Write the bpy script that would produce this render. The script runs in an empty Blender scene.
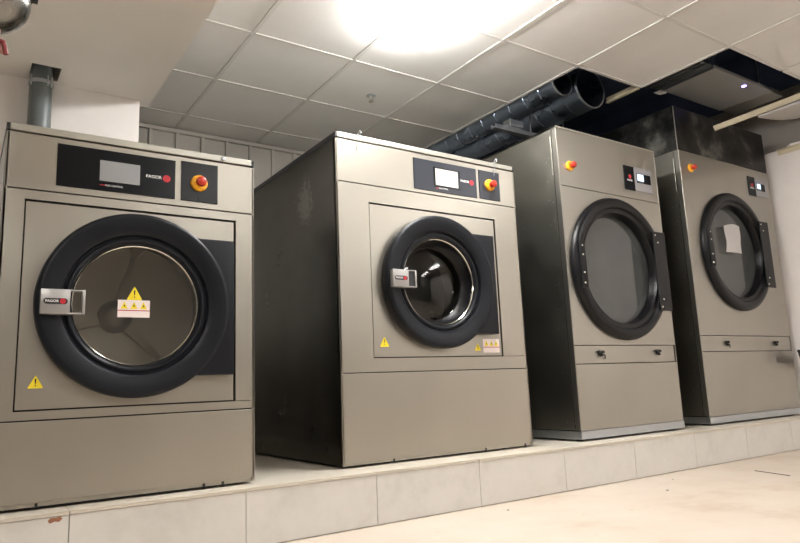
import bpy, bmesh, math, random
from mathutils import Matrix, Vector
random.seed(7)
C = bpy.context.collection
PI = math.pi

# ------------------------------------------------------------------ materials
def mat(name, col=(.5, .5, .5), rough=.5, metal=0., spec=.5, emit=None, estr=1.):
    m = bpy.data.materials.new(name); m.use_nodes = True
    b = m.node_tree.nodes['Principled BSDF']
    b.inputs['Base Color'].default_value = (*col, 1)
    b.inputs['Roughness'].default_value = rough
    b.inputs['Metallic'].default_value = metal
    b.inputs['Specular IOR Level'].default_value = spec
    if emit:
        b.inputs['Emission Color'].default_value = (*emit, 1)
        b.inputs['Emission Strength'].default_value = estr
    return m

def nodes(m): return m.node_tree.nodes, m.node_tree.links, m.node_tree.nodes['Principled BSDF']

def noise(m, scale, detail=4, sc3=None, rough=.55):
    n, l, b = nodes(m)
    tc = n.new('ShaderNodeTexCoord'); mp = n.new('ShaderNodeMapping')
    if sc3: mp.inputs['Scale'].default_value = sc3
    l.new(tc.outputs['Object'], mp.inputs['Vector'])
    t = n.new('ShaderNodeTexNoise'); t.inputs['Scale'].default_value = scale
    t.inputs['Detail'].default_value = detail; t.inputs['Roughness'].default_value = rough
    l.new(mp.outputs['Vector'], t.inputs['Vector'])
    return t.outputs['Fac']

def ramp(m, fac, stops):
    n, l, b = nodes(m)
    r = n.new('ShaderNodeValToRGB'); e = r.color_ramp.elements
    while len(e) < len(stops): e.new(.5)
    for k, (p, c) in enumerate(stops):
        e[k].position = p; e[k].color = (*c, 1) if len(c) == 3 else c
    l.new(fac, r.inputs['Fac'])
    return r.outputs['Color']

def g(v): return (v, v, v)

def bump(m, fac, strength, dist=.01):
    n, l, b = nodes(m)
    bp = n.new('ShaderNodeBump'); bp.inputs['Strength'].default_value = strength
    bp.inputs['Distance'].default_value = dist
    l.new(fac, bp.inputs['Height']); l.new(bp.outputs['Normal'], b.inputs['Normal'])

def metal_sheet(name, col, r0, r1, brush=True, wob=.05):
    m = mat(name, col, r0, 1.)
    n, l, b = nodes(m)
    f = noise(m, 6, 6, (1, 1, 40) if brush else (1, 1, 1))
    l.new(ramp(m, f, [(.3, g(r0)), (.7, g(r1))]), b.inputs['Roughness'])
    f2 = noise(m, 1.6, 2)
    l.new(ramp(m, f2, [(.3, tuple(c * .93 for c in col)), (.7, tuple(min(1, c * 1.05) for c in col))]), b.inputs['Base Color'])
    bump(m, noise(m, 1.1, 1), wob, .02)
    return m

STEEL = metal_sheet('brushed_stainless', (.425, .402, .352), .33, .41)
STEEL2 = metal_sheet('brushed_stainless_dryer', (.405, .388, .345), .32, .42)
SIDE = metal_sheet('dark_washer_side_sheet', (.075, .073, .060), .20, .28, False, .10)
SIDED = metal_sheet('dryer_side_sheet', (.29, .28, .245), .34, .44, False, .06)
LID = metal_sheet('lid_steel', (.50, .49, .44), .36, .44)
ZINC = metal_sheet('galvanised_steel', (.50, .53, .56), .28, .45, False)
DUCTM = metal_sheet('spiral_duct_steel', (.25, .30, .38), .24, .38, False)
DRUM = metal_sheet('drum_steel', (.36, .34, .30), .30, .46, False)
GAP = mat('black_gap', (.006, .006, .006), .8)
BLACK = mat('black_plastic', (.012, .013, .016), .42)
RING = mat('anthracite_plastic', (.006, .0075, .011), .40, spec=.24)
def smudge(m, c, rad):
    n, l, b = nodes(m)
    tc = n.new('ShaderNodeTexCoord'); sub = n.new('ShaderNodeVectorMath'); sub.operation = 'SUBTRACT'; sub.inputs[1].default_value = c
    l.new(tc.outputs['Object'], sub.inputs[0])
    dv = n.new('ShaderNodeVectorMath'); dv.operation = 'DIVIDE'; dv.inputs[1].default_value = rad; l.new(sub.outputs[0], dv.inputs[0])
    ln = n.new('ShaderNodeVectorMath'); ln.operation = 'LENGTH'; l.new(dv.outputs[0], ln.inputs[0])
    f = noise(m, 45, 4)
    ad = n.new('ShaderNodeMath'); ad.operation = 'MULTIPLY_ADD'; ad.inputs[1].default_value = 2.2; l.new(f, ad.inputs[0]); l.new(ln.outputs['Value'], ad.inputs[2])
    mk = n.new('ShaderNodeMapRange'); mk.inputs['From Min'].default_value = 1.55; mk.inputs['From Max'].default_value = 1.95
    mk.inputs['To Min'].default_value = .32; mk.inputs['To Max'].default_value = 0.; l.new(ad.outputs[0], mk.inputs['Value'])
    mx = n.new('ShaderNodeMix'); mx.data_type = 'RGBA'
    old = b.inputs['Base Color'].links[0].from_socket
    l.new(mk.outputs[0], mx.inputs[0]); l.new(old, mx.inputs[6]); mx.inputs[7].default_value = (.33, .32, .28, 1)
    l.new(mx.outputs[2], b.inputs['Base Color'])
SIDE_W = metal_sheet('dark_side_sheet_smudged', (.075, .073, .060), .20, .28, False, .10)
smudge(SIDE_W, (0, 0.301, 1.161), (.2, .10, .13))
RINGD = mat('dryer_ring_plastic', (.005, .005, .006), .34, spec=.25)
RUBBER = mat('black_rubber', (.01, .01, .01), .6)
PANELB = mat('control_black', (.004, .005, .007), .25, spec=.2)
PANELG = mat('control_anthracite', (.024, .027, .036), .32, spec=.3)
SCREEN = mat('touch_screen', (.30, .31, .32), .18)
LCD = mat('lcd_backlit', (.5, .6, .8), .3, emit=(.62, .78, 1.), estr=1.3)
CHROME = mat('chrome', (.75, .74, .68), .12, 1.)
HANDLE = mat('cast_grey_metal', (.40, .39, .38), .38, .65)
WHITE = mat('white_print', (.85, .85, .85), .5)
REDP = mat('red_print', (.48, .018, .03), .4)
RED = mat('red_button', (.48, .03, .015), .34)
YEL = mat('yellow_button', (.90, .42, .02), .38)
STICKY = mat('yellow_sticker', (.88, .70, .02), .5)
PINK = mat('white_sticker', (.86, .76, .74), .5)
PAPER = mat('paper', (.93, .90, .88), .7)
SILVER = mat('silver_keypad', (.36, .35, .37), .42, .3)
CREAMBAR = mat('cream_painted_metal', (.62, .55, .40), .45)
VALVE = mat('red_valve', (.15, .012, .010), .5)
BRASS = mat('pinkish_fitting', (.55, .33, .30), .35, .5)
PIPE = mat('grey_plastic_pipe', (.13, .15, .155), .38)
CABLE = mat('brown_wire', (.09, .06, .04), .5)

def glass(name, tint, gain=1.0, haze=0., dcol=(.3, .3, .3)):
    m = bpy.data.materials.new(name); m.use_nodes = True
    n, l = m.node_tree.nodes, m.node_tree.links
    n.clear()
    out = n.new('ShaderNodeOutputMaterial'); tr = n.new('ShaderNodeBsdfTransparent'); gl = n.new('ShaderNodeBsdfGlossy')
    fr = n.new('ShaderNodeFresnel'); mx = n.new('ShaderNodeMixShader')
    tr.inputs['Color'].default_value = (*tint, 1); gl.inputs['Roughness'].default_value = .04
    gl.inputs['Color'].default_value = (gain, gain, gain, 1)
    fr.inputs['IOR'].default_value = 1.5
    src = tr.outputs[0]
    if haze:
        df = n.new('ShaderNodeBsdfDiffuse'); df.inputs['Color'].default_value = (*dcol, 1)
        m2 = n.new('ShaderNodeMixShader')
        tc = n.new('ShaderNodeTexCoord'); t = n.new('ShaderNodeTexNoise'); t.inputs['Scale'].default_value = 5; t.inputs['Detail'].default_value = 6
        l.new(tc.outputs['Object'], t.inputs['Vector'])
        mr = n.new('ShaderNodeMapRange'); mr.inputs['From Min'].default_value = .3; mr.inputs['From Max'].default_value = .7
        mr.inputs['To Min'].default_value = haze * .85; mr.inputs['To Max'].default_value = haze * 1.15
        l.new(t.outputs['Fac'], mr.inputs['Value']); l.new(mr.outputs[0], m2.inputs[0])
        l.new(src, m2.inputs[1]); l.new(df.outputs[0], m2.inputs[2]); src = m2.outputs[0]
    l.new(fr.outputs[0], mx.inputs[0]); l.new(src, mx.inputs[1]); l.new(gl.outputs[0], mx.inputs[2])
    l.new(mx.outputs[0], out.inputs['Surface'])
    return m
GLASS1 = glass('door_glass_hazy', (.66, .64, .60), 1, .085, (.36, .33, .28))
GLASS2 = glass('door_glass_clear', (.80, .80, .80))
GLASSD = glass('dryer_glass_haze', (.5, .5, .5), 1, .55, (.125, .13, .13))  # grey diffuse veil stands in for the room reflected in the pane

def wallpaint(name, c, scale=3, amt=.06, rough=.75):
    m = mat(name, c, rough)
    n, l, b = nodes(m)
    f = noise(m, scale, 5)
    l.new(ramp(m, f, [(.3, tuple(x * (1 - amt) for x in c)), (.7, tuple(min(1, x * (1 + amt)) for x in c))]), b.inputs['Base Color'])
    bump(m, noise(m, 60, 3), .05, .002)
    return m
PLASTER = wallpaint('pinkish_white_plaster', (.83, .785, .755))
PLASTER2 = wallpaint('beige_soffit_paint', (.80, .755, .70), 1.4, .04)
WALLPANEL = wallpaint('grey_beige_wall_panel', (.50, .48, .44), 2, .05)
CONCRETE = wallpaint('void_concrete_shaded', (.085, .115, .20), 3, .2, .9)  # navy shade of the void is part of this colour
GREYWALL = wallpaint('dusty_grey_wall', (.34, .31, .28), 3, .12, .9)
ROOM = wallpaint('room_wall_paint', (.25, .24, .225), 1, .05)
TILE = wallpaint('ceiling_tile_board', (.72, .705, .685), 4, .03, .8)
TBAR = mat('ceiling_grid_white', (.62, .605, .58), .6)

FLOOR = mat('cream_floor', (.8, .7, .57), .5)
n, l, b = nodes(FLOOR)
base = ramp(FLOOR, noise(FLOOR, 2.2, 8, rough=.65), [(.30, (.46, .36, .275)), (.46, (.545, .465, .385)), (.7, (.585, .515, .44))])
spots = ramp(FLOOR, noise(FLOOR, 17, 3), [(.70, g(0)), (.76, g(1))])
mx = n.new('ShaderNodeMix'); mx.data_type = 'RGBA'
l.new(spots, mx.inputs[0]); l.new(base, mx.inputs[6]); mx.inputs[7].default_value = (.44, .33, .24, 1)
l.new(mx.outputs[2], b.inputs['Base Color'])
bump(FLOOR, noise(FLOOR, 25, 4), .06, .003)

PLTILE = mat('plinth_tile', (.6, .55, .48), .42)
n, l, b = nodes(PLTILE)
l.new(ramp(PLTILE, noise(PLTILE, 5, 8, rough=.7), [(.30, (.56, .54, .50)), (.50, (.64, .62, .585)), (.75, (.69, .67, .63))]), b.inputs['Base Color'])
PLTOP = mat('plinth_top_tile', (.7, .62, .5), .4)
n, l, b = nodes(PLTOP)
l.new(ramp(PLTOP, noise(PLTOP, 6, 6, rough=.7), [(.3, (.56, .51, .43)), (.6, (.60, .55, .465))]), b.inputs['Base Color'])
GROUT = mat('grout', (.42, .38, .33), .9)
STAIN = mat('rust_stain', (.30, .13, .07), .8)

DUSTY = mat('dusty_dark_steel', (.2, .2, .18), .5, .7)
n, l, b = nodes(DUSTY)
f = noise(DUSTY, 3.2, 7, rough=.6)
l.new(ramp(DUSTY, f, [(.44, (.010, .010, .010)), (.54, (.045, .044, .040)), (.68, (.22, .215, .19))]), b.inputs['Base Color'])
l.new(ramp(DUSTY, f, [(.40, g(.30)), (.6, g(.5))]), b.inputs['Roughness'])

# ------------------------------------------------------------------ mesh helpers
def box(bm, x0, x1, y0, y1, z0, z1, bev=0., seg=2):
    vs = [bm.verts.new((x, y, z)) for x in (x0, x1) for y in (y0, y1) for z in (z0, z1)]
    fs = [(0, 1, 3, 2), (4, 6, 7, 5), (0, 4, 5, 1), (2, 3, 7, 6), (0, 2, 6, 4), (1, 5, 7, 3)]
    F = [bm.faces.new([vs[i] for i in q]) for q in fs]
    if bev:
        es = list({e for f in F for e in f.edges})
        bmesh.ops.bevel(bm, geom=es, offset=bev, segments=seg, affect='EDGES', profile=.5)

def lathe(bm, prof, cx, cz, n=96, closed=False, y0=0., a0=0., a1=2 * PI):
    """revolve (radius, y) about an axis parallel to Y through (cx, cz)"""
    full = abs(a1 - a0 - 2 * PI) < 1e-6
    rings = []
    for r, y in prof:
        if r < 1e-6: rings.append([bm.verts.new((cx, y0 + y, cz))])
        else: rings.append([bm.verts.new((cx + r * math.cos(a0 + (a1 - a0) * k / n), y0 + y, cz + r * math.sin(a0 + (a1 - a0) * k / n))) for k in range(n if full else n + 1)])
    prs = list(zip(rings, rings[1:]))
    if closed: prs.append((rings[-1], rings[0]))
    for A, B in prs:
        m = n
        for k in range(m):
            k2 = (k + 1) % n if full else k + 1
            if len(A) == 1 and len(B) == 1: continue
            if len(A) == 1: bm.faces.new((A[0], B[k2], B[k]))
            elif len(B) == 1: bm.faces.new((A[k], A[k2], B[0]))
            else: bm.faces.new((A[k], A[k2], B[k2], B[k]))

def lathe_z(bm, prof, cx, cy, n=48, closed=False):
    rings = []
    for r, z in prof:
        if r < 1e-6: rings.append([bm.verts.new((cx, cy, z))])
        else: rings.append([bm.verts.new((cx + r * math.cos(2 * PI * k / n), cy + r * math.sin(2 * PI * k / n), z)) for k in range(n)])
    prs = list(zip(rings, rings[1:]))
    if closed: prs.append((rings[-1], rings[0]))
    for A, B in prs:
        for k in range(n):
            k2 = (k + 1) % n
            if len(A) == 1: bm.faces.new((A[0], B[k], B[k2]))
            elif len(B) == 1: bm.faces.new((A[k], B[0], A[k2]))
            else: bm.faces.new((A[k], B[k], B[k2], A[k2]))

def tube(bm, pts, r, n=12, caps=True):
    pts = [Vector(p) for p in pts]; rings = []
    for i, p in enumerate(pts):
        d = (pts[min(i + 1, len(pts) - 1)] - pts[max(i - 1, 0)]).normalized()
        a = d.orthogonal().normalized() if not rings else (last - d * last.dot(d)).normalized()
        last = a; b_ = d.cross(a)
        rings.append([bm.verts.new(p + r * (math.cos(2 * PI * k / n) * a + math.sin(2 * PI * k / n) * b_)) for k in range(n)])
    for A, B in zip(rings, rings[1:]):
        for k in range(n): bm.faces.new((A[k], A[(k + 1) % n], B[(k + 1) % n], B[k]))
    if caps: bm.faces.new(rings[0][::-1]); bm.faces.new(rings[-1])

def prism(bm, poly, y0, y1, bev=0.):
    """poly of (x, z), extruded y0..y1"""
    A = [bm.verts.new((x, y0, z)) for x, z in poly]; B = [bm.verts.new((x, y1, z)) for x, z in poly]
    n_ = len(poly)
    F = [bm.faces.new(A), bm.faces.new(B[::-1])]
    for k in range(n_): F.append(bm.faces.new((A[k], B[k], B[(k + 1) % n_], A[(k + 1) % n_])))
    if bev: bmesh.ops.bevel(bm, geom=list(F[0].edges), offset=bev, segments=2, affect='EDGES', profile=.5)

def prism_z(bm, poly, z0, z1):
    A = [bm.verts.new((x, y, z0)) for x, y in poly]; B = [bm.verts.new((x, y, z1)) for x, y in poly]
    n_ = len(poly)
    bm.faces.new(A); bm.faces.new(B[::-1])
    for k in range(n_): bm.faces.new((A[k], B[k], B[(k + 1) % n_], A[(k + 1) % n_]))

def plate_hole(bm, x0, x1, z0, z1, cx, cz, r, y0, y1, n=96):
    """rectangular plate y0..y1 with a round hole"""
    ang = [2 * PI * k / n for k in range(n)]
    for X in (x0, x1):
        for Z in (z0, z1): ang.append(math.atan2(Z - cz, X - cx) % (2 * PI))
    ang = sorted(set(round(a, 7) for a in ang))
    def outer(a):
        c, s = math.cos(a), math.sin(a); t = 1e9
        if c > 1e-9: t = min(t, (x1 - cx) / c)
        if c < -1e-9: t = min(t, (x0 - cx) / c)
        if s > 1e-9: t = min(t, (z1 - cz) / s)
        if s < -1e-9: t = min(t, (z0 - cz) / s)
        return cx + t * c, cz + t * s
    L = []
    for y in (y0, y1):
        L.append(([bm.verts.new((outer(a)[0], y, outer(a)[1])) for a in ang], [bm.verts.new((cx + r * math.cos(a), y, cz + r * math.sin(a))) for a in ang]))
    m = len(ang)
    for k in range(m):
        j = (k + 1) % m
        bm.faces.new((L[0][0][k], L[0][0][j], L[0][1][j], L[0][1][k]))
        bm.faces.new((L[1][0][k], L[1][1][k], L[1][1][j], L[1][0][j]))
        bm.faces.new((L[0][0][k], L[1][0][k], L[1][0][j], L[0][0][j]))
        bm.faces.new((L[0][1][k], L[0][1][j], L[1][1][j], L[1][1][k]))

def obj(name, bm, m, parent=None, smooth=True, recalc=True):
    if recalc: bmesh.ops.recalc_face_normals(bm, faces=bm.faces)
    if 'glass' in m.name:
        bm.normal_update()
        if sum(f.normal.y * f.calc_area() for f in bm.faces) > 0: bmesh.ops.reverse_faces(bm, faces=bm.faces)
    me = bpy.data.meshes.new(name); bm.to_mesh(me); bm.free()
    me.materials.append(m)
    o = bpy.data.objects.new(name, me); C.objects.link(o)
    if smooth:
        for p in me.polygons: p.use_smooth = True
        me.set_sharp_from_angle(angle=math.radians(32))
    if parent: o.parent = parent
    return o

def B(name, m, parent, *boxes, bev=0.):
    bm = bmesh.new()
    for q in boxes: box(bm, *q, bev=bev)
    return obj(name, bm, m, parent, smooth=False)

def Bs(name, m, parent, *boxes, bev=0.):
    return [B(name, m, parent, q, bev=bev) for q in boxes]

def tag(o, label, cat, group=None):
    o['label'] = label; o['category'] = cat
    if group: o['group'] = group
    return o
def thing(name, label, cat, loc, group=None):
    o = bpy.data.objects.new(name, None); C.objects.link(o); o.location = loc
    o.empty_display_size = .05
    return tag(o, label, cat, group)
def struct(o): o['kind'] = 'structure'; return o
def partlabel(o, t): o['label'] = t; return o

def lettering(txt, x, z, y, size, m, parent, align='CENTER', sx=1., bold=.0, name='lettering'):
    cu = bpy.data.curves.new(name, 'FONT'); cu.body = txt; cu.size = size; cu.align_x = align; cu.align_y = 'CENTER'
    cu.offset = bold; cu.extrude = .0004; cu.resolution_u = 3
    t = bpy.data.objects.new(name, cu); C.objects.link(t)
    dg = bpy.context.evaluated_depsgraph_get(); dg.update()
    me = bpy.data.meshes.new_from_object(t.evaluated_get(dg))
    bpy.data.objects.remove(t); bpy.data.curves.remove(cu)
    me.transform(Matrix.Translation((x, y, z)) @ Matrix.Rotation(PI / 2, 4, 'X') @ Matrix.Diagonal((sx, 1, 1, 1)))
    me.materials.clear(); me.materials.append(m)
    o = bpy.data.objects.new(name, me); C.objects.link(o); o.parent = parent
    return o

# ------------------------------------------------------------------ camera
cam = bpy.data.cameras.new('camera'); co = bpy.data.objects.new('camera', cam); C.objects.link(co)
R_ = Vector((0.830915, -0.554892, -0.040931)); U_ = Vector((-0.060804, -0.163681, 0.984638)); F_ = Vector((0.553068, 0.815661, 0.169745))
mw = Matrix.Identity(4)
for i in range(3): mw[i][0] = R_[i]; mw[i][1] = U_[i]; mw[i][2] = -F_[i]
mw[2][3] = .51186
co.matrix_world = mw
cam.sensor_width = 36; cam.lens = 657.63 / 800 * 36; cam.clip_start = .02
bpy.context.scene.camera = co

# ------------------------------------------------------------------ setting
ZP, ZCL, YB = .193, 2.349, 4.5
YP = 2.194
XL, XR, YF = -1.6, 4.95, -2.6
bm = bmesh.new(); box(bm, XL, XR + .3, YF, YB, -.06, 0); struct(obj('floor', bm, FLOOR))
# plinth: core, tiled face, tiled top
pl = B('trim_1', GROUT, None, (XL, XR, YP + .010, YB, 0, ZP - .010)); struct(pl)
J = [XL, -.75, -.15, .30, .831, 1.342, 1.847, 2.36, 2.869, 3.39, 3.912, 4.439, XR]
pf = B('face_tiles', PLTILE, pl, *[(a + .0012, b_ - .0012, YP, YP + .010, .003, ZP - .0115) for a, b_ in zip(J, J[1:])]); struct(pf)
pt = B('top_tiles', PLTOP, pl, *[(a + .0008, b_ - .0008, y0, y1, ZP - .010, ZP) for a, b_ in zip(J, J[1:]) for y0, y1 in ((YP - .004, YP + .6), (YP + .602, YP + 1.2), (YP + 1.202, YB))]); struct(pt)
bm = bmesh.new()
RSX = .262
sp = [(-.018, .000), (-.010, .007), (.004, .006), (.014, .009), (.020, .002), (.012, -.006), (.0, -.004), (-.012, -.008)]
prism(bm, [(RSX + x, .172 + z) for x, z in sp], YP - .0006, YP); struct(obj('rust_stain', bm, STAIN, pl))

def wall(name, m, *bx): return struct(B(name, m, None, *bx))
# back wall of ribbed panels
wb = wall('wall_back', WALLPANEL, (.70, XR + .3, YB, YB + .08, ZP, 3.1))
struct(B('panel_rib', WALLPANEL, wb, *[(x - .012, x + .012, YB - .022, YB, ZP, ZCL - .03) for x in [1.02 + .179 * k for k in range(22)]], bev=.002))
struct(B('trim_2', WALLPANEL, None, (.71, 2.98, YB - .03, YB, ZCL - .03, ZCL - .004)))
# solid block behind the small washer and lowered soffit over it
wall('wall_block', PLASTER, (XL, .702, 3.345, YB + .08, 0, 2.0))
bm = bmesh.new()
hx0, hx1, hy0, hy1 = .203, .322, 3.165, 3.318
X0, X1, Y0, Y1 = XL, .757, YF, 3.345
for (a, b_, c, d) in ((X0, hx0, Y0, Y1), (hx1, X1, Y0, Y1), (hx0, hx1, Y0, hy0), (hx0, hx1, hy1, Y1)): box(bm, a, b_, c, d, 2.0, 2.012)
box(bm, X1 - .02, X1, Y0, Y1, 2.012, 2.45)
box(bm, X0, X1, Y1 - .0, Y1 + .06, 2.0, 2.45)
bmesh.ops.remove_doubles(bm, verts=bm.verts, dist=1e-5)
struct(obj('ceiling_soffit', bm, PLASTER2))
wall('wall_left', ROOM, (XL - .08, XL, YF, YB, 0, 3.1))
wall('wall_front', ROOM, (XL - .08, XR + .4, YF - .08, YF, 0, 3.1))
wr = wall('wall_right', PLASTER, (XR, XR + .20, YF, YB, 0, 2.10))
wall('wall_right_upper', GREYWALL, (XR + .20, XR + .28, YF, YB, 0, 3.1))
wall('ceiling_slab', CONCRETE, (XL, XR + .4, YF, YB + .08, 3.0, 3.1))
# void behind the missing tiles is unlit: its darkness is put into the concrete colour
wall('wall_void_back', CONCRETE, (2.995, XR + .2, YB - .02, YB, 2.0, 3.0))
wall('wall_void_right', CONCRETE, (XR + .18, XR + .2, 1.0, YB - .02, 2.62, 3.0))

# suspended ceiling: 0.6 m tiles on a grid
GX, GY, T = 1.1865, 3.02, .6
XE = [X1] + [GX + T * k for k in range(0, 7)] + [XR + .2]
YE = sorted([YB] + [GY + T * k for k in range(-9, 3)] + [YF])
def missing(cx, cy):
    if cx > 2.98 and cy > 2.42: return True
    if cx > 3.58 and cy > 1.82: return True
    return False
bm = bmesh.new(); bg = bmesh.new()
hw = .010
for xa, xb in zip(XE, XE[1:]):
    for ya, yb in zip(YE, YE[1:]):
        cx, cy = (xa + xb) / 2, (ya + yb) / 2
        if missing(cx, cy): continue
        if 1.3 < cx < 1.3: continue
        box(bm, xa + .004, xb - .004, ya + .004, yb - .004, ZCL + .004, ZCL + .018)
struct(obj('ceiling', bm, TILE))
for k, x in enumerate(XE[1:-1]):
    yend = YB if x < 2.99 else (2.42 if x < 3.6 else 1.82)
    box(bg, x - hw, x + hw, YF, yend, ZCL - .003, ZCL + .003)
    box(bg, x - .002, x + .002, YF, yend, ZCL + .003, ZCL + .035)
for y in YE[1:-1]:
    xend = 2.9865 if y > 2.5 else (3.5865 if y > 1.9 else XR + .2)
    xs = [X1] + [x for x in XE[1:-1] if x <= xend + .01]
    if xend > 4: xs.append(xend)
    for a, b_ in zip(xs, xs[1:]):
        box(bg, a + hw, b_ - hw, y - hw, y + hw, ZCL - .0025, ZCL + .003)
gr = obj('ceiling_grid', bg, TBAR); struct(gr); gr.parent = bpy.data.objects['ceiling']

# wall angle at the top of the right wall, bent free at its end
o = B('wall_angle_trim', CREAMBAR, None, (XR - .022, XR, 1.9, 2.27, 2.094, 2.100), (XR - .003, XR, 1.9, 2.27, 2.06, 2.094)); 
tag(o, 'cream angle strip along the top edge of the pinkish white right wall', 'angle strip')

# ------------------------------------------------------------------ washers
def warn_triangle(parent, x, z, y, s, name='warning_triangle', mark=True):
    """s: side"""
    h = s * .9
    bm = bmesh.new()
    def tri(k, m_=s * .06):
        P = [Vector((x - s / 2 * k, z - h / 2 * k)), Vector((x + s / 2 * k, z - h / 2 * k)), Vector((x, z + h / 2 * k))]
        out = []
        for i in range(3):
            a, b_, c = P[i - 1], P[i], P[(i + 1) % 3]
            out.append(tuple(b_ + (a - b_).normalized() * m_)); out.append(tuple(b_ + (c - b_).normalized() * m_))
        return out
    prism(bm, tri(1.), y - .0006, y)
    o = obj(name, bm, STICKY, parent, smooth=False)
    if mark:
        bm = bmesh.new()
        prism(bm, [(x - s * .05, z + h * .22), (x + s * .05, z + h * .22), (x + s * .025, z - h * .15), (x - s * .025, z - h * .15)], y - .0010, y - .0006)
        prism(bm, [(x + s * .045 * math.cos(a), z - h * .29 + s * .045 * math.sin(a)) for a in [k * PI / 4 for k in range(8)]], y - .0010, y - .0006)
        obj('exclamation_mark', bm, BLACK, o, smooth=False)
    return o

def hazard_label(parent, x0, x1, z0, z1, y):
    o = B('hazard_label', PINK, parent, (x0, x1, y - .0006, y, z0, z1))
    w = x1 - x0; h = z1 - z0
    for k in range(3):
        cx = x0 + w * (.2 + .3 * k); cz = z1 - h * .30
        t = obj_tri(o, cx, cz, y - .0006, w * .22, h * .42)
        bm = bmesh.new(); q = w * .022
        prism(bm, [(cx + q * math.cos(a), cz - h * .04 + q * 1.6 * math.sin(a)) for a in [j * PI / 4 for j in range(8)]], y - .0014, y - .0011)
        obj('pictogram', bm, BLACK, o, smooth=False)
    bm = bmesh.new(); box(bm, x0, x1, y - .0011, y - .0006, z0 + h * .37, z0 + h * .42); obj('red_stripe', bm, REDP, o, smooth=False)
    return o
def obj_tri(parent, cx, cz, y, w, h):
    bm = bmesh.new(); prism(bm, [(cx - w / 2, cz - h / 2), (cx + w / 2, cz - h / 2), (cx, cz + h / 2)], y - .0005, y)
    return obj('small_triangle', bm, STICKY, parent, smooth=False)

def stop_button(parent, x, z, y, flange=.030, red=.0185):
    o_ = bmesh.new()
    lathe(o_, [(flange, 0), (flange, -.006), (flange * .92, -.010), (flange * .62, -.013), (flange * .55, -.013), (0, -.013)], x, z, 40, y0=y)
    yb = obj('stop_button', o_, YEL, parent); partlabel(yb, 'yellow collar with red mushroom emergency stop button')
    o_ = bmesh.new()
    lathe(o_, [(red * .65, -.010), (red * .65, -.022), (red * .98, -.026), (red, -.032), (red * .9, -.038), (red * .55, -.042), (0, -.043)], x, z, 36, y0=y)
    obj('mushroom_head', o_, RED, yb)
    return yb

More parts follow.
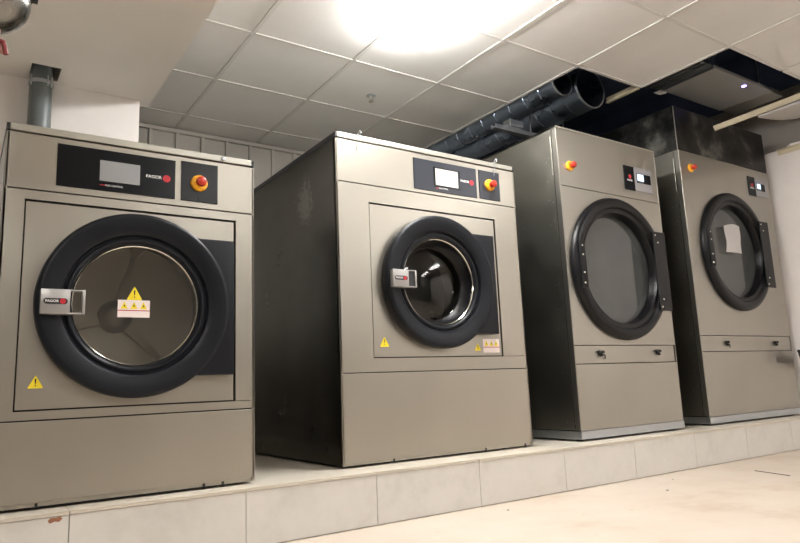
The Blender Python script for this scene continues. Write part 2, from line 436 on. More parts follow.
def washer(loc, W, D, H, zl, zu, pnl, cx, cz, ctrl, scr, stop, btn, label, panelmat, glassmode, hooks, screenmat):
    t = thing('washing_machine', label, 'washing machine', loc, 'front loading washing machines')
    th = .02; gp = .0022
    px0, px1, pz0, pz1 = pnl
    bz = .011
    # casing: sides, back, top, bottom as one folded sheet
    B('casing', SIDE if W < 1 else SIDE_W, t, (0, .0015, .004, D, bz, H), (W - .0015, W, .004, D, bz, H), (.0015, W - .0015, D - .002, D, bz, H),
      (.0015, W - .0015, .03, D - .002, bz, bz + .004), (.0015, W - .0015, .03, D - .002, H - .004, H - .001))
    bm = bmesh.new(); plate_hole(bm, .003, W - .003, bz + .004, H - .005, cx, cz, .25, .022, .028); obj('inner_frame', bm, GAP, t, smooth=False)
    Bs('corner_edge', STEEL, t, (0, .010, 0, .02, bz, H), (W - .010, W, 0, .02, bz, H), bev=.002)
    lid = B('top_lid', LID, t, (.008, W - .010, -.004, D, H + .003, H + .027), bev=.003)
    Bs('lid_end', BLACK, lid, (-.001, .0075, -.003, D - .01, H + .002, H + .025), (W - .0095, W - .0005, -.003, D - .01, H + .002, H + .025), bev=.001)
    # front sheets
    B('control_fascia', STEEL, t, (.002, W - .002, 0, th, zu + gp, H - .001), bev=.0015)
    B('front_frame', STEEL, t, (.002, W - .002, 0, th, pz1 + .007, zu - gp), (.002, W - .002, 0, th, zl + gp, pz0 - .005),
      (.002, px0 - .0045, 0, th, pz0 - .005, pz1 + .007), (px1 + .008, W - .002, 0, th, pz0 - .003, pz1 + .007))
    B('service_panel', STEEL, t, (.002, W - .002, 0, th, bz + .010, zl - gp), bev=.0015)
    B('base_lip', STEEL, t, (.002, W - .002, .006, th, bz - .002, bz + .009))
    bm = bmesh.new(); plate_hole(bm, px0, px1, pz0, pz1, cx, cz, .25, .003, .015); obj('door_panel', bm, STEEL, t, smooth=False)
    B('plinth_rail', GAP, t, (.13 * W, W * .84, .012, D - .02, .004, bz))
    for fx in (.16, .84):
        for fy in (.10, D - .12):
            bm = bmesh.new(); lathe_z(bm, [(0, 0), (.020, 0), (.020, .008), (.010, .010), (.010, bz + .002), (0, bz + .002)], W * fx, fy, 16); obj('foot', bm, BLACK, t)
    for fx in ((.165, .78, .86) if W < 1 else (.234, .717, .955)): B('base_clip', BLACK, t, (W * fx - .004, W * fx + .004, .003, .012, bz - .008, bz + .008))
    # door
    d = bmesh.new()
    lathe(d, [(.300, .003), (.303, -.012), (.303, -.034), (.300, -.042), (.293, -.047), (.286, -.048), (.248, -.040), (.238, -.037), (.231, -.033), (.228, -.026),
              (.226, -.020), (.222, -.020), (.217, -.025), (.211, -.026), (.205, -.022), (.202, -.016), (.200, .004), (.21, .012), (.249, .012), (.249, .003)], cx, cz, 128, closed=True)
    door = obj('door', d, RING, t)
    bm = bmesh.new(); A = math.asin(.236 / .27)
    poly = [(cx + .27 * math.cos(-A + 2 * A * k / 24), cz + .27 * math.sin(-A + 2 * A * k / 24)) for k in range(25)]
    poly = poly + [(cx + .318, cz + .236), (cx + .318, cz - .236)]
    prism(bm, poly, -.043, .003, bev=.003); obj('hinge_cover', bm, RING, door)
    bm = bmesh.new(); lathe(bm, [(.2015, -.006), (.2005, -.012), (.1975, -.014), (.1945, -.011), (.194, -.002), (.198, .002)], cx, cz, 128, closed=True)
    partlabel(obj('glass_rim', bm, CHROME, door), 'thin bright rim around the glass')
    bm = bmesh.new()
    if glassmode == 1:
        lathe(bm, [(.197, -.006), (.12, -.008), (0, -.009)], cx, cz, 96)
        obj('door_glass', bm, GLASS1, door)
    else:
        lathe(bm, [(.197, -.004), (.190, .03), (.172, .045), (.165, .05), (.12, .034), (.06, .026), (0, .023)], cx, cz, 96)
        obj('door_glass', bm, GLASS2, door)
        bm = bmesh.new(); lathe(bm, [(.196, .0), (.186, .03), (.170, .044), (.168, .052), (.19, .05), (.199, .004)], cx, cz, 96, closed=True)
        obj('glass_seal', bm, RINGD, door)
    # latch handle
    h = bmesh.new(); hy0, hy1 = -.070, -.050
    box(h, cx - .289, cx - .208, hy0, hy1 + .012, cz - .043, cz + .033, bev=.002)
    box(h, cx - .210, cx - .166, hy0 + .001, hy1, cz + .028, cz + .033, bev=.001)
    box(h, cx - .210, cx - .166, hy0 + .001, hy1, cz - .043, cz - .038, bev=.001)
    box(h, cx - .175, cx - .166, hy0, hy1, cz - .043, cz + .033, bev=.002)
    hd = obj('latch_handle', h, HANDLE, t)
    if glassmode != 1: B('handle_slot', BLACK, hd, (cx - .208, cx - .182, hy0 + .003, hy1 - .002, cz - .038, cz + .028))
    bx, bzc = cx - .248, cz - .004
    pill = [(bx + (.024 if math.cos(a) > 0 else -.024) + .009 * math.cos(a), bzc + .009 * math.sin(a)) for a in [-PI / 2 + PI * k / 8 for k in range(9)] + [PI / 2 + PI * k / 8 for k in range(9)]]
    bm = bmesh.new(); prism(bm, pill, hy0 - .001, hy0); obj('badge', bm, BLACK, hd, smooth=False)
    lettering('FAGOR', bx - .010, bzc, hy0 - .0012, .0100, WHITE, hd, sx=1.1, bold=.0002)
    bm = bmesh.new(); lathe(bm, [(.0085, 0), (.0085, -.0012), (0, -.0014)], bx + .0195, bzc, 20, y0=hy0 - .001); obj('round_emblem', bm, REDP, hd)
    # drum
    bm = bmesh.new()
    lathe(bm, [(.249, .014), (.245, .035), (.215, .055), (.212, .08), (.215, .10), (.255, .11), (.262, .10), (.262, .028), (.249, .02)], cx, cz, 72, closed=True)
    obj('door_gasket', bm, RUBBER, t)
    yd = .34
    bm = bmesh.new()
    lathe(bm, [(.225, .112), (.30, .118), (.30, yd), (.23, yd + .018), (.062, yd + .026), (.050, yd + .010), (.030, yd + .002), (.0, yd)], cx, cz, 96)
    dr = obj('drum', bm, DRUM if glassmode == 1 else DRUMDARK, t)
    for k in range(3):
        a = PI / 2 - .25 + 2 * PI / 3 * k
        c_, s_ = math.cos(a), math.sin(a); q = Vector((-s_, 0, c_)); rr = Vector((c_, 0, s_)); o0 = Vector((cx, 0, cz))
        bm = bmesh.new()
        P = [o0 + rr * .298 + q * .05, o0 + rr * .298 - q * .05, o0 + rr * .225]
        A1 = [bm.verts.new(p + Vector((0, .14, 0))) for p in P]; A2 = [bm.verts.new(p + Vector((0, yd - .005, 0))) for p in P]
        bm.faces.new(A1); bm.faces.new(A2[::-1])
        for i in range(3): bm.faces.new((A1[i], A2[i], A2[(i + 1) % 3], A1[(i + 1) % 3]))
        # spoke pressed into the drum back
        box_pts = [o0 + rr * .06 + q * .016, o0 + rr * .06 - q * .016, o0 + rr * .27 - q * .010, o0 + rr * .27 + q * .010]
        B1 = [bm.verts.new(p + Vector((0, yd + .006, 0))) for p in box_pts]; B2 = [bm.verts.new(p + Vector((0, yd + .03, 0))) for p in box_pts]
        bm.faces.new(B1); bm.faces.new(B2[::-1])
        for i in range(4): bm.faces.new((B1[i], B2[i], B2[(i + 1) % 4], B1[(i + 1) % 4]))
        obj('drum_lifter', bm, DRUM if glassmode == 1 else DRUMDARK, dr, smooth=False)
    # control panel
    x0, x1, z0, z1 = ctrl
    cp = B('control_panel', panelmat, t, (x0, x1, -.004, .002, z0, z1), bev=.001)
    sx0, sx1, sz0, sz1 = scr
    B('screen_bezel', PANELB, cp, (sx0 - .010, sx1 + .014, -.0052, -.004, sz0 - .008, sz1 + .006))
    B('touch_screen', screenmat, cp, (sx0, sx1, -.0060, -.0052, sz0, sz1))
    lettering('FAGOR', x0 + .300, (z0 + z1) / 2 - .006 + .006, -.0045, .0150, WHITE, cp, sx=1.06, bold=.00025)
    bm = bmesh.new(); lathe(bm, [(.0130, 0), (.0130, -.001), (0, -.0012)], x0 + .343, (z0 + z1) / 2 - .001, 32, y0=-.004); em = obj('round_emblem', bm, REDP, cp)
    lettering('FLEX CONTROL', sx0 + .046, sz0 - .014, -.0045, .0085, WHITE, cp, sx=.9)
    bm = bmesh.new(); box(bm, sx0 + .002, sx0 + .018, -.0045, -.004, sz0 - .0155, sz0 - .0125); obj('red_mark', bm, REDP, cp)
    x0, x1, z0, z1 = stop
    spn = B('stop_panel', panelmat, t, (x0, x1, -.004, .002, z0, z1), bev=.001)
    stop_button(spn, btn[0], btn[1], -.004)
    bm = bmesh.new(); lathe(bm, [(.004, 0), (.004, -.001), (0, -.0012)], btn[0] - .001, z0 + .012, 16, y0=-.004); obj('indicator_hole', bm, GAP, spn)
    if hooks:
        for hx in hooks:
            bm = bmesh.new()
            box(bm, hx - .010, hx + .010, -.006, .012, H + .0268, H + .0295)
            tube(bm, [(hx, -.004, H + .028), (hx, -.010, H + .040), (hx + .004, -.014, H + .046), (hx + .010, -.014, H + .040), (hx + .006, -.012, H + .030)], .0022, 8)
            tube(bm, [(hx - .004, -.008, H + .030), (hx - .006, -.008, H + .005), (hx - .007, -.003, H - .045)], .0016, 6)
            obj('lid_clip', bm, ZINC, t)
    else:
        bm = bmesh.new(); lathe(bm, [(.008, 0), (.009, -.004), (.006, -.008), (0, -.008)], .688, H + .014, 20, y0=-.004); obj('lid_screw', bm, ZINC, t)
    return t

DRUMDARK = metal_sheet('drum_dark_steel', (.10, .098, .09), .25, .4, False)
SCREEN2 = mat('touch_screen_reflection', (.42, .415, .38), .12, emit=(.9, .88, .78), estr=.16)  # pale colour and weak glow stand in for a reflection in the screen

x, y = .089, 2.283
w1 = washer((x, y, ZP), .808, .90, 1.347 - ZP, .451 - ZP, 1.163 - ZP, (.153 - x, .819 - x, .484 - ZP, 1.125 - ZP), .488 - x, .808 - ZP,
            (.232 - x, .605 - x, 1.186 - ZP, 1.327 - ZP), (.359 - x, .486 - x, 1.219 - ZP, 1.290 - ZP), (.625 - x, .757 - x, 1.186 - ZP, 1.331 - ZP), (.688 - x, 1.254 - ZP),
            'smaller stainless washing machine with white hazard label in middle of its round window', PANELB, 1, None, SCREEN)
cx, cz = .488 - x, .808 - ZP
warn_triangle(w1, .478 - x, .846 - ZP, -.0100, .050)
hazard_label(w1, .427 - x, .527 - x, .766 - ZP, .823 - ZP, -.0100)
warn_triangle(w1, .204 - x, .566 - ZP, .003, .044)

x, y = 1.292, 2.36
w2 = washer((x, y, ZP), 1.04, 1.05, 1.570 - ZP, .567 - ZP, 1.378 - ZP, (1.455 - x, 2.171 - x, .631 - ZP, 1.294 - ZP), 1.806 - x, .966 - ZP,
            (1.698 - x, 2.073 - x, 1.396 - ZP, 1.545 - ZP), (1.820 - x, 1.955 - x, 1.429 - ZP, 1.510 - ZP), (2.091 - x, 2.225 - x, 1.398 - ZP, 1.545 - ZP), (2.156 - x, 1.472 - ZP),
            'wider stainless washing machine with dark round window and pale reflecting touch screen', PANELG, 2, (1.405 - x, 2.199 - x), SCREEN2)
warn_triangle(w2, 1.508 - x, .695 - ZP, .003, .048)
warn_triangle(w2, 2.024 - x, .672 - ZP, .003, .040)
hazard_label(w2, 2.057 - x, 2.158 - x, .645 - ZP, .709 - ZP, .003)

# ------------------------------------------------------------------ dryers
def dryer(loc, W, D, H, zseam, za, zb, cx, cz, latches, button, disp, lcd, label, top_mat, upper=0., paper=False):
    t = thing('tumble_dryer', label, 'tumble dryer', loc, 'tall tumble dryers')
    th = .02; g_ = .002; bz = .011
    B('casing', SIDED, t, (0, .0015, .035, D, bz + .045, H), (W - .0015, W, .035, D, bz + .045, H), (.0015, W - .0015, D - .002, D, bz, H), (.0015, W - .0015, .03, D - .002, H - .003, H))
    bm = bmesh.new(); plate_hole(bm, .003, W - .003, bz + .03, H - .004, cx, cz, .325, .021, .026); obj('inner_frame', bm, GAP, t, smooth=False)
    Bs('corner_post', STEEL2, t, (0, .006, 0, .033, bz + .045, H), (W - .006, W, 0, .033, bz + .045, H), bev=.0015)
    if zseam:
        B('control_fascia', STEEL2, t, (.006, W - .006, 0, th, zseam + g_, H - .012), bev=.0015)
        B('top_trim', LID, t, (0, W, -.002, .02, H - .011, H), (0, .004, .02, D, H - .011, H), bev=.001)
        ztop = zseam - g_
    else: ztop = H - .002
    bm = bmesh.new(); plate_hole(bm, .006, W - .006, za + g_, ztop, cx, cz, .318, .0, .018); obj('front_panel', bm, STEEL2, t, smooth=False)
    B('lint_drawer', STEEL2, t, (.006, W - .02, 0, th, zb + g_, za - g_), bev=.0012)
    B('lower_panel', STEEL2, t, (.006, W - .006, 0, th, bz + .042, zb - g_), bev=.0015)
    B('base_strip', ZINC, t, (-.001, W + .001, -.003, .03, bz, bz + .040), (-.001, .004, .03, D, bz, bz + .040), bev=.001)
    for fx in (.05, W - .05):
        for fy in (.06, D - .08):
            bm = bmesh.new(); lathe_z(bm, [(0, 0), (.022, 0), (.022, .008), (.010, .010), (.010, bz + .002), (0, bz + .002)], fx, fy, 16); obj('foot', bm, BLACK, t)
    B('base_shadow_plate', GAP, t, (.02, W - .07, .010, D - .02, .006, bz))
    # ring
    d = bmesh.new()
    lathe(d, [(.400, .0), (.402, -.008), (.399, -.020), (.390, -.029), (.376, -.034), (.358, -.035), (.346, -.032), (.341, -.027), (.338, -.020), (.331, -.018), (.322, -.019), (.315, -.016),
              (.308, -.004), (.303, .032), (.31, .04), (.3175, .04), (.3175, .0)], cx, cz, 128, closed=True)
    door = obj('door', d, RINGD, t)
    bm = bmesh.new(); lathe(bm, [(.3035, .034), (.15, .033), (0, .033)], cx, cz, 96); obj('door_glass', bm, GLASSD, door)
    hp = B('hinge_plate', RINGD, door, (cx + .272, cx + .385, -.044, -.036, cz - .233, cz + .230), (cx + .377, cx + .385, -.0365, -.030, cz - .233, cz + .230), bev=.0015)
    for zz, xx in ((-.212, .290), (-.168, .308), (.165, .308), (.208, .290)):
        bm = bmesh.new(); lathe(bm, [(.006, 0), (.005, -.004), (0, -.005)], cx + xx, cz + zz, 12, y0=-.044)
        obj('hinge_screw', bm, CHROME, hp)
    cpz = .005
    bm = bmesh.new(); prism(bm, [(cx - .372, cz + .122), (cx - .335, cz + .112), (cx - .325, cz + .090), (cx - .322, cz - .100), (cx - .326, cz - .128), (cx - .368, cz - .130)], -.042, -.034, bev=.001)
    cpl = obj('catch_plate', bm, RINGD, door)
    for zz in (-.105, -.050, .045, .095):
        bm = bmesh.new(); lathe(bm, [(.006, 0), (.005, -.004), (0, -.005)], cx - .349, cz + zz, 12, y0=-.042)
        obj('catch_screw', bm, CHROME, cpl)
    # drum
    bm = bmesh.new(); lathe(bm, [(.318, .03), (.38, .04), (.38, min(.6, D - .1)), (0, min(.62, D - .08))], cx, cz, 72); obj('drum', bm, DRUM, t)
    # latches
    for k, (lx, lz) in enumerate(latches):
        bm = bmesh.new()
        lathe(bm, [(.013, 0), (.013, -.006), (.010, -.008), (0, -.008)], lx, lz, 20)
        for q in range(3):
            a = .5 + q * 2 * PI / 3
            lathe(bm, [(.0075, -.004), (.0075, -.018), (0, -.020)], lx + .0115 * math.cos(a), lz + .0115 * math.sin(a), 14)
        lt = obj('drawer_latch', bm, RUBBER, t)
        if k == 0:
            bm = bmesh.new(); tube(bm, [(lx + .026, -.004, lz - .006), (lx + .032, -.006, lz - .012), (lx + .033, -.004, lz - .030)], .0028, 8); obj('drawer_key', bm, BLACK, lt)
    stop_button(t, button[0], button[1], 0., .028, .017)
    bx0, bx1, sx1, z0, z1 = disp
    dp = B('display_panel', SILVER, t, (bx1 + .003, sx1, -.004, .002, z0 + .004, z1), bev=.0008)
    lp = B('logo_plate', PANELB, t, (bx0, bx1, -.005, .002, z0, z1), bev=.0008)
    mx_ = (bx0 + bx1) / 2
    bm = bmesh.new(); lathe(bm, [(.0135, 0), (.0135, -.001), (0, -.0012)], mx_ + .004, (z0 + z1) / 2 + .009, 28, y0=-.005); obj('round_emblem', bm, REDP, lp)
    lettering('FAGOR', mx_, (z0 + z1) / 2 - .014, -.0055, .0145, WHITE, lp, bold=.0002)
    l0, l1, lz0, lz1 = lcd
    lc = B('display_window', PANELB, dp, (l0, l1, -.0055, -.004, lz0, lz1))
    B('lit_screen', LCD, dp, (l0 + .004, l0 + (l1 - l0) * .48, -.0062, -.0055, lz0 + .012, lz1 - .004))
    bm = bmesh.new()
    for k in range(5): box(bm, l0 + .010 + .011 * k, l0 + .017 + .011 * k, -.0062, -.0055, lz0 + .003, lz0 + .007)
    obj('key_mark', bm, SILVER, dp)
    # rivets on the side that shows
    rv = random.Random(int(loc[0] * 100)); spots = []
    for zz in [(.10 + .117 * k) for k in range(int((H - .12) / .117))]:
        for yy in (.062, .085):
            if rv.random() < .35: continue
            spots.append((yy + rv.uniform(-.004, .004), zz + rv.uniform(-.02, .02)))
    for k in range(9): spots.append((rv.uniform(.12, .5), rv.uniform(.2, H - .3)))
    for yy, zz in spots:
        bm = bmesh.new()
        ring = [bm.verts.new((-.0003, yy + .0034 * math.cos(a), zz + .0034 * math.sin(a))) for a in [q * PI / 4 for q in range(8)]]
        tip = bm.verts.new((-.0022, yy, zz))
        for q in range(8): bm.faces.new((ring[q], ring[(q + 1) % 8], tip))
        bm.faces.new(ring)
        obj('side_rivet', bm, ZINC, t)
    B('side_slot_trim', LID, t, (-.0035, -.0002, .040, .046, H - .27, H - .05), bev=.001)
    B('side_seam', GAP, t, (-.0008, -.0001, .0335, .036, bz + .05, H - .01))
    if upper:
        B('upper_housing', top_mat, t, (.0, W, .004, D + .1, H + .003, H + upper), bev=.002)
        B('housing_seam', GAP, t, (.004, W - .004, .008, D, H - .001, H + .003))
        B('housing_corner', SIDED, t, (-.002, .002, .0, .006, H + .003, H + upper), bev=.001)
    if paper:
        px0, px1, pz0, pz1 = paper
        bm = bmesh.new(); nx, nz = 8, 8; V = []
        for i in range(nx + 1):
            for j in range(nz + 1):
                u_, v_ = i / nx, j / nz
                V.append(bm.verts.new((px0 + (px1 - px0) * u_ - .012 * (1 - v_) + .006 * math.sin(v_ * 5) * (1 - u_), .006 - .006 * abs(math.sin(3.1 * u_)) - .004 * math.sin(v_ * 4 + u_ * 2) ** 2, pz0 + (pz1 - pz0) * v_ + .012 * math.sin(u_ * 3) * (v_ > .9) - .01 * (1 - u_) * (v_ > .9))))
        for i in range(nx):
            for j in range(nz): bm.faces.new((V[i * (nz + 1) + j], V[(i + 1) * (nz + 1) + j], V[(i + 1) * (nz + 1) + j + 1], V[i * (nz + 1) + j + 1]))
        r_ = bmesh.ops.solidify(bm, geom=bm.faces[:], thickness=.0006)
        partlabel(obj('paper_notice', bm, PAPER, t), 'blank white sheet taped on the glass')
    return t

x, y = 2.625, 2.315
dryer((x, y, ZP), .867, 1.05, 1.865 - ZP, 1.530 - ZP, .675 - ZP, .579 - ZP, 3.055 - x, 1.103 - ZP, ((2.822 - x, .634 - ZP), (3.312 - x, .636 - ZP)),
      (2.713 - x, 1.647 - ZP), (3.174 - x, 3.266 - x, 3.432 - x, 1.579 - ZP, 1.726 - ZP), (3.290 - x, 3.420 - x, 1.634 - ZP, 1.692 - ZP),
      'tall stainless tumble dryer with bare grey round window and seam below its controls', STEEL2)
x, y = 3.777, 2.329
dryer((x, y, ZP), 1.103, 1.15, 1.931 - ZP, None, .735 - ZP, .636 - ZP, 4.305 - x, 1.300 - ZP, ((4.052 - x, .689 - ZP), (4.655 - x, .689 - ZP)),
      (3.892 - x, 1.822 - ZP), (4.580 - x, 4.672 - x, 4.840 - x, 1.729 - ZP, 1.870 - ZP), (4.690 - x, 4.800 - x, 1.778 - ZP, 1.832 - ZP),
      'largest tumble dryer with white paper sheet taped on its round window', DUSTY, .30, (4.215 - x, 4.400 - x, 1.292 - ZP, 1.482 - ZP))

# ------------------------------------------------------------------ left side things
vp = thing('vent_pipe', 'dark grey vertical vent pipe rising behind small washer into square ceiling hole', 'pipe', (.25, 3.262, ZP))
bm = bmesh.new(); lathe_z(bm, [(.046, 0), (.048, 0), (.048, 1.95), (.046, 1.95)], 0, 0, 48, True); obj('tube', bm, PIPE, vp)
bm = bmesh.new(); lathe_z(bm, [(.048, 1.17), (.0535, 1.17), (.0535, 1.28), (.051, 1.285), (.048, 1.285)], 0, 0, 48, True); obj('pipe_socket', bm, PIPE, vp)
bm = bmesh.new(); lathe_z(bm, [(.0482, 1.748), (.0515, 1.748), (.0515, 1.765), (.0482, 1.765)], 0, 0, 48, True)
for a in (-2.5, -1.1, -.75):
    c_, s_ = math.cos(a), math.sin(a)
    tube(bm, [(.052 * c_, .052 * s_, 1.735), (.052 * c_, .052 * s_, 1.785)], .0035, 8)
obj('pipe_clamp', bm, ZINC, vp)

vs = thing('pressure_vessel', 'rounded dark metal vessel hanging in the top left corner', 'vessel', (.012, 1.70, 1.372))
bm = bmesh.new()
prof = [(0, 0)] + [(.088 * math.sin(a), .075 - .075 * math.cos(a)) for a in [PI / 2 * k / 14 for k in range(1, 15)]] + [(.088, .40)] + [(.088 * math.cos(a), .40 + .06 * math.sin(a)) for a in [PI / 2 * k / 8 for k in range(1, 8)]] + [(0, .46)]
lathe_z(bm, prof, 0, 0, 64); obj('shell', bm, metal_sheet('vessel_metal', (.24, .235, .22), .18, .3, False), vs)
bm = bmesh.new(); lathe_z(bm, [(.0885, .10), (.092, .10), (.092, .116), (.0885, .116)], 0, 0, 64, True); box(bm, .087, .102, -.008, .008, .098, .118); obj('clamp_band', bm, BLACK, vs)
bm = bmesh.new(); tube(bm, [(0, 0, .458), (0, 0, .628)], .008, 10); obj('hanger_rod', bm, ZINC, vs)
bm = bmesh.new()
tube(bm, [(.018, 0, .010), (.018, 0, -.030)], .011, 12); tube(bm, [(.002, 0, -.040), (.036, 0, -.040)], .013, 12); tube(bm, [(.018, 0, -.045), (.020, 0, -.075)], .009, 12)
va = obj('drain_valve', bm, BRASS, vs)
bm = bmesh.new(); tube(bm, [(.010, -.018, -.028), (.036, -.020, -.034), (.042, -.018, -.062)], .006, 10); tube(bm, [(0.0, -.012, -.052), (.030, -.012, -.058)], .007, 10); obj('valve_lever', bm, VALVE, va)

# ------------------------------------------------------------------ ceiling things
LAMPM = mat('lamp_diffuser', (.9, .9, .9), .5, emit=(1., .985, .965), estr=60)
LAMPM_ADDED = mat('lamp_diffuser_added', (.9, .9, .9), .5, emit=(1., .98, .95), estr=18)  # for lamps added out of view
def lamp(xc, y0, y1, zt, label, m, w=.27, along='y', group=None):
    t = thing('ceiling_lamp', label, 'lamp', (xc, (y0 + y1) / 2, zt), group)
    L = (y1 - y0) / 2
    if along == 'y':
        B('lamp_housing', TBAR, t, (-w * .36, w * .36, -L, L, -.022, 0), bev=.002)
        bm = bmesh.new(); box(bm, -w / 2, w / 2, -L - .005, L + .005, -.085, -.023, bev=.022, seg=4); obj('diffuser', bm, m, t)
    return t
lamp(1.83, 1.42, 2.60, ZCL - .004, 'glaring white lamp on the tiled ceiling above the wider washing machine', LAMPM, .30)
for k, (xc, y0) in enumerate([(3.9, -.6), (1.78, -1.6), (3.9, -2.4)]):  # unseen lamps added to light the machine fronts
    lamp(xc, y0, y0 + 1.2, ZCL - .004, 'added unseen batten lamp on the front half of the tiled ceiling, facing the machines', LAMPM_ADDED, .30, group='added lamps on the front half of the ceiling')
lamp(-.35, -.2, 1.0, 2.0, 'added unseen batten lamp under the beige soffit in front of the smaller washer', LAMPM_ADDED, .30)  # also added out of view, for light on the smaller washer

sk = thing('ceiling_sprinkler', 'tiny sprinkler head in the ceiling tile above the washing machines', 'sprinkler', (2.116, 3.369, ZCL + .004))
bm = bmesh.new(); lathe_z(bm, [(0, 0), (.030, 0), (.032, -.004), (.020, -.007), (0, -.007)], 0, 0, 24); obj('escutcheon', bm, ZINC, sk)
bm = bmesh.new(); lathe_z(bm, [(.010, -.006), (.008, -.028), (0, -.028)], 0, 0, 12)
for s in (-1, 1): tube(bm, [(.010 * s, 0, -.006), (.016 * s, 0, -.020), (.004 * s, 0, -.040)], .003, 6)
lathe_z(bm, [(0, -.040), (.018, -.040), (.018, -.043), (0, -.043)], 0, 0, 16); obj('spray_body', bm, CHROME, sk)

def duct(cx, cz, segs, label, group, flex=(3.4, 4.46)):
    """segs: (y, radius) list; spiral seams as raised rings"""
    ys, ye = segs[0][0], segs[-1][0]
    t = thing('spiral_duct', label, 'duct', (cx, ys, cz), group)
    bm = bmesh.new()
    prof = [(r_, y_ - ys) for y_, r_ in segs]
    full = []
    for (ra, ya), (rb, yb) in zip(prof, prof[1:]):
        n_ = max(1, int((yb - ya) / .13))
        for k in range(n_):
            r0 = ra + (rb - ra) * k / n_; y0 = ya + (yb - ya) * k / n_; st = (yb - ya) / n_
            full += [(r0, y0), (r0 + (rb - ra) / n_ * .9, y0 + st * .93), (r0 + .0022, y0 + st * .95), (r0 + .0022, y0 + st * .98)]
    full.append(prof[-1])
    inner = [(r_ - .004, y_) for r_, y_ in prof][::-1]
    lathe(bm, full + inner, 0, 0, 64, closed=True)
    obj('duct_tube', bm, DUCTM, t)
    bm = bmesh.new(); r0 = segs[0][1]
    lathe(bm, [(r0 - .003, -.004), (r0 + .005, -.004), (r0 + .006, .008), (r0 + .001, .010)], 0, 0, 64, closed=True)
    obj('rolled_edge', bm, ZINC, t)
    return t
duct(3.335, 2.372, [(2.62, .134), (3.15, .134), (3.30, .110), (4.46, .110)], 'wide round metal duct with open end nearest the ceiling corner above dryer', 'round metal ducts in the ceiling opening')
duct(3.093, 2.363, [(2.64, .086), (4.46, .086)], 'thinner round metal duct running beside the wide one, closer to the tiles', 'round metal ducts in the ceiling opening')

st = thing('duct_bracket', 'galvanised channel bracket holding up the round ducts', 'bracket', (2.98, 3.04, 2.15))
B('channel', ZINC, st, (-.13, .57, -.022, .022, .0, .004), (-.13, .57, -.022, -.018, .004, .030), (-.13, .57, .018, .022, .004, .030))
B('clamp_block', ZINC, st, (-.02, .10, -.05, .02, .031, .075), bev=.003)
for xx in (.2175, .55):
    bm = bmesh.new(); tube(bm, [(xx, 0, .0), (xx, 0, .85)], .005, 8); obj('threaded_rod', bm, ZINC, st)

UNITM = mat('unit_sheet', (.30, .305, .30), .45, .4)
# metal unit behind the missing tiles
ac = thing('ventilation_unit', 'galvanised metal box unit seen through the gap of missing ceiling tiles', 'ventilation unit', (3.80, 2.04, 2.37))
B('unit_body', UNITM, ac, (0, .69, 0, .37, 0, .022), bev=.002)
tr = B('side_flange', metal_sheet('flange_steel', (.26, .27, .28), .3, .45, False), ac, (-.15, -.004, .0, .39, .010, .016), (-.15, -.145, .0, .39, -.012, .010), (-.010, -.004, .0, .39, -.008, .010), (-.09, -.085, .0, .39, .0, .010))
B('end_cover', LID, ac, (.698, .86, .01, .36, .0, .04), bev=.004)
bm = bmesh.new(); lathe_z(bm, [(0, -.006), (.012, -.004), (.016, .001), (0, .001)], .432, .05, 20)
lm = obj('violet_reflection_spot', bm, mat('violet_reflection_glow', (.3, .2, .7), .3, emit=(.42, .30, 1.), estr=9), ac); partlabel(lm, 'small glowing violet reflection spot')  # glowing disc stands in for a violet reflection on the metal sheet
bm = bmesh.new(); V = [(-.02, .36, -.004), (.03, .35, -.010), (.06, .38, -.002), (.02, .40, -.012), (-.04, .41, -.006)]
vv = [bm.verts.new(v) for v in V]; bm.faces.new(vv); bmesh.ops.solidify(bm, geom=bm.faces[:], thickness=.004); obj('torn_tape', bm, PAPER, ac, smooth=False)
bm = bmesh.new()
for xx, yy in ((.05, .05), (.64, .05), (.05, .32), (.64, .32)): bm = bmesh.new(); tube(bm, [(xx, yy, .022), (xx, yy, .63)], .005, 8); obj('hanger_rod', bm, ZINC, ac)

def runner(x, y0, y1, z, label, dz=0.):
    t = tag(B('ceiling_runner', CREAMBAR, None, (x - .014, x + .014, y0, y1, z - .004, z), (x - .003, x + .003, y0, y1, z, z + .036), bev=.001), label, 'ceiling runner')
    return t
P0, P1 = Vector((4.7098, 1.3792, 2.3490)), Vector((4.1873, 2.3000, 2.1252))
d_ = (P1 - P0).normalized(); sx_ = d_.cross(Vector((0, 0, 1))).normalized(); up_ = sx_.cross(d_)
bm = bmesh.new(); L_ = (P1 - P0).length
box(bm, -.010, .010, 0, L_, -.003, 0, bev=.001); box(bm, -.003, .003, 0, L_, 0, .034, bev=.001)
for v in bm.verts: v.co = P0 + sx_ * v.co.x + d_ * v.co.y + up_ * v.co.z
tag(obj('ceiling_runner', bm, CREAMBAR, None, smooth=False), 'long cream ceiling runner sagging across the opening above the largest dryer', 'ceiling runner')
runner(3.586, 2.435, 2.69, ZCL + .001, 'short cream runner stub sticking out from the ceiling tile corner')

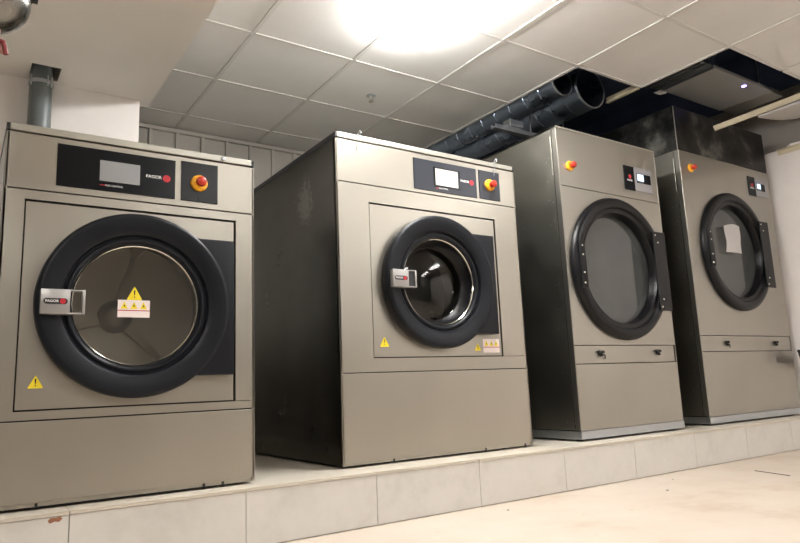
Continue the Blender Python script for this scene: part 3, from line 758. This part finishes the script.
bm = bmesh.new()
prism_z(bm, [(4.79, 1.90), (5.12, 1.88), (5.13, 2.02), (5.08, 2.09), (5.10, 2.16), (5.02, 2.24), (4.93, 2.27), (4.80, 2.30)], ZCL - .008, ZCL + .006)
tag(obj('broken_ceiling_tile', bm, PAPER, None, smooth=False), 'ragged broken white tile hanging beyond the long cream runner', 'ceiling tile')
bm = bmesh.new()
prism_z(bm, [(4.93, 2.17), (4.97, 2.21), (5.12, 2.16), (5.14, 2.02), (4.95, 2.02)], 2.102, 2.118)
tag(obj('tile_offcut', bm, PAPER, None, smooth=False), 'small white tile offcut resting on top of the right wall', 'tile offcut')

# hose stub at right of big dryer
hs = thing('drain_hose', 'black hose elbow sticking out of the right wall beside the largest dryer', 'hose', (4.95, 2.24, .575))
bm = bmesh.new(); tube(bm, [(0, 0, 0), (-.07, 0, .0), (-.105, .0, .006), (-.12, -.0, .03), (-.122, 0, .06)], .028, 16); obj('elbow', bm, RUBBER, hs)
bm = bmesh.new(); lathe_z(bm, [(.029, .045), (.033, .045), (.033, .062), (.029, .062)], -.122, 0, 20, True); obj('hose_clip', bm, RUBBER, hs)

bm = bmesh.new(); tube(bm, [(3.46, 1.92, .0015), (3.44, 1.86, .0015), (3.42, 1.80, .0015), (3.39, 1.71, .0015)], .0016, 8)
tag(obj('loose_wire', bm, CABLE), 'thin dark piece of wire lying on the cream floor', 'wire')
for k, (xx, yy, s) in enumerate([(2.66, 1.88, .010), (1.87, 2.06, .006), (2.95, 2.05, .006)]):
    bm = bmesh.new(); bmesh.ops.create_icosphere(bm, subdivisions=1, radius=s)
    for v in bm.verts: v.co *= random.uniform(.6, 1.1); v.co.z *= .5
    lo = min(v.co.z for v in bm.verts)
    for v in bm.verts: v.co += Vector((xx, yy, -lo))
    tag(obj('debris_chip', bm, GROUT, smooth=False), ['dark grit crumb alone on the open cream floor', 'tiny dark crumb on the floor by the plinth under the wider washer', 'tiny dark crumb on the floor by the plinth under the plain dryer'][k], 'crumb')

# ------------------------------------------------------------------ world / view
w = bpy.data.worlds.new('world'); bpy.context.scene.world = w; w.use_nodes = True
w.node_tree.nodes['Background'].inputs[0].default_value = (.05, .05, .05, 1)
sc = bpy.context.scene
sc.view_settings.view_transform = 'Standard'; sc.view_settings.look = 'None'; sc.view_settings.gamma = 1
sc.view_settings.exposure = 0.
sc.view_settings.use_curve_mapping = False
sc.cycles.use_denoising = True
sc.cycles.max_bounces = 10; sc.cycles.diffuse_bounces = 5; sc.cycles.glossy_bounces = 5; sc.cycles.transparent_max_bounces = 12
sc.cycles.sample_clamp_indirect = 6
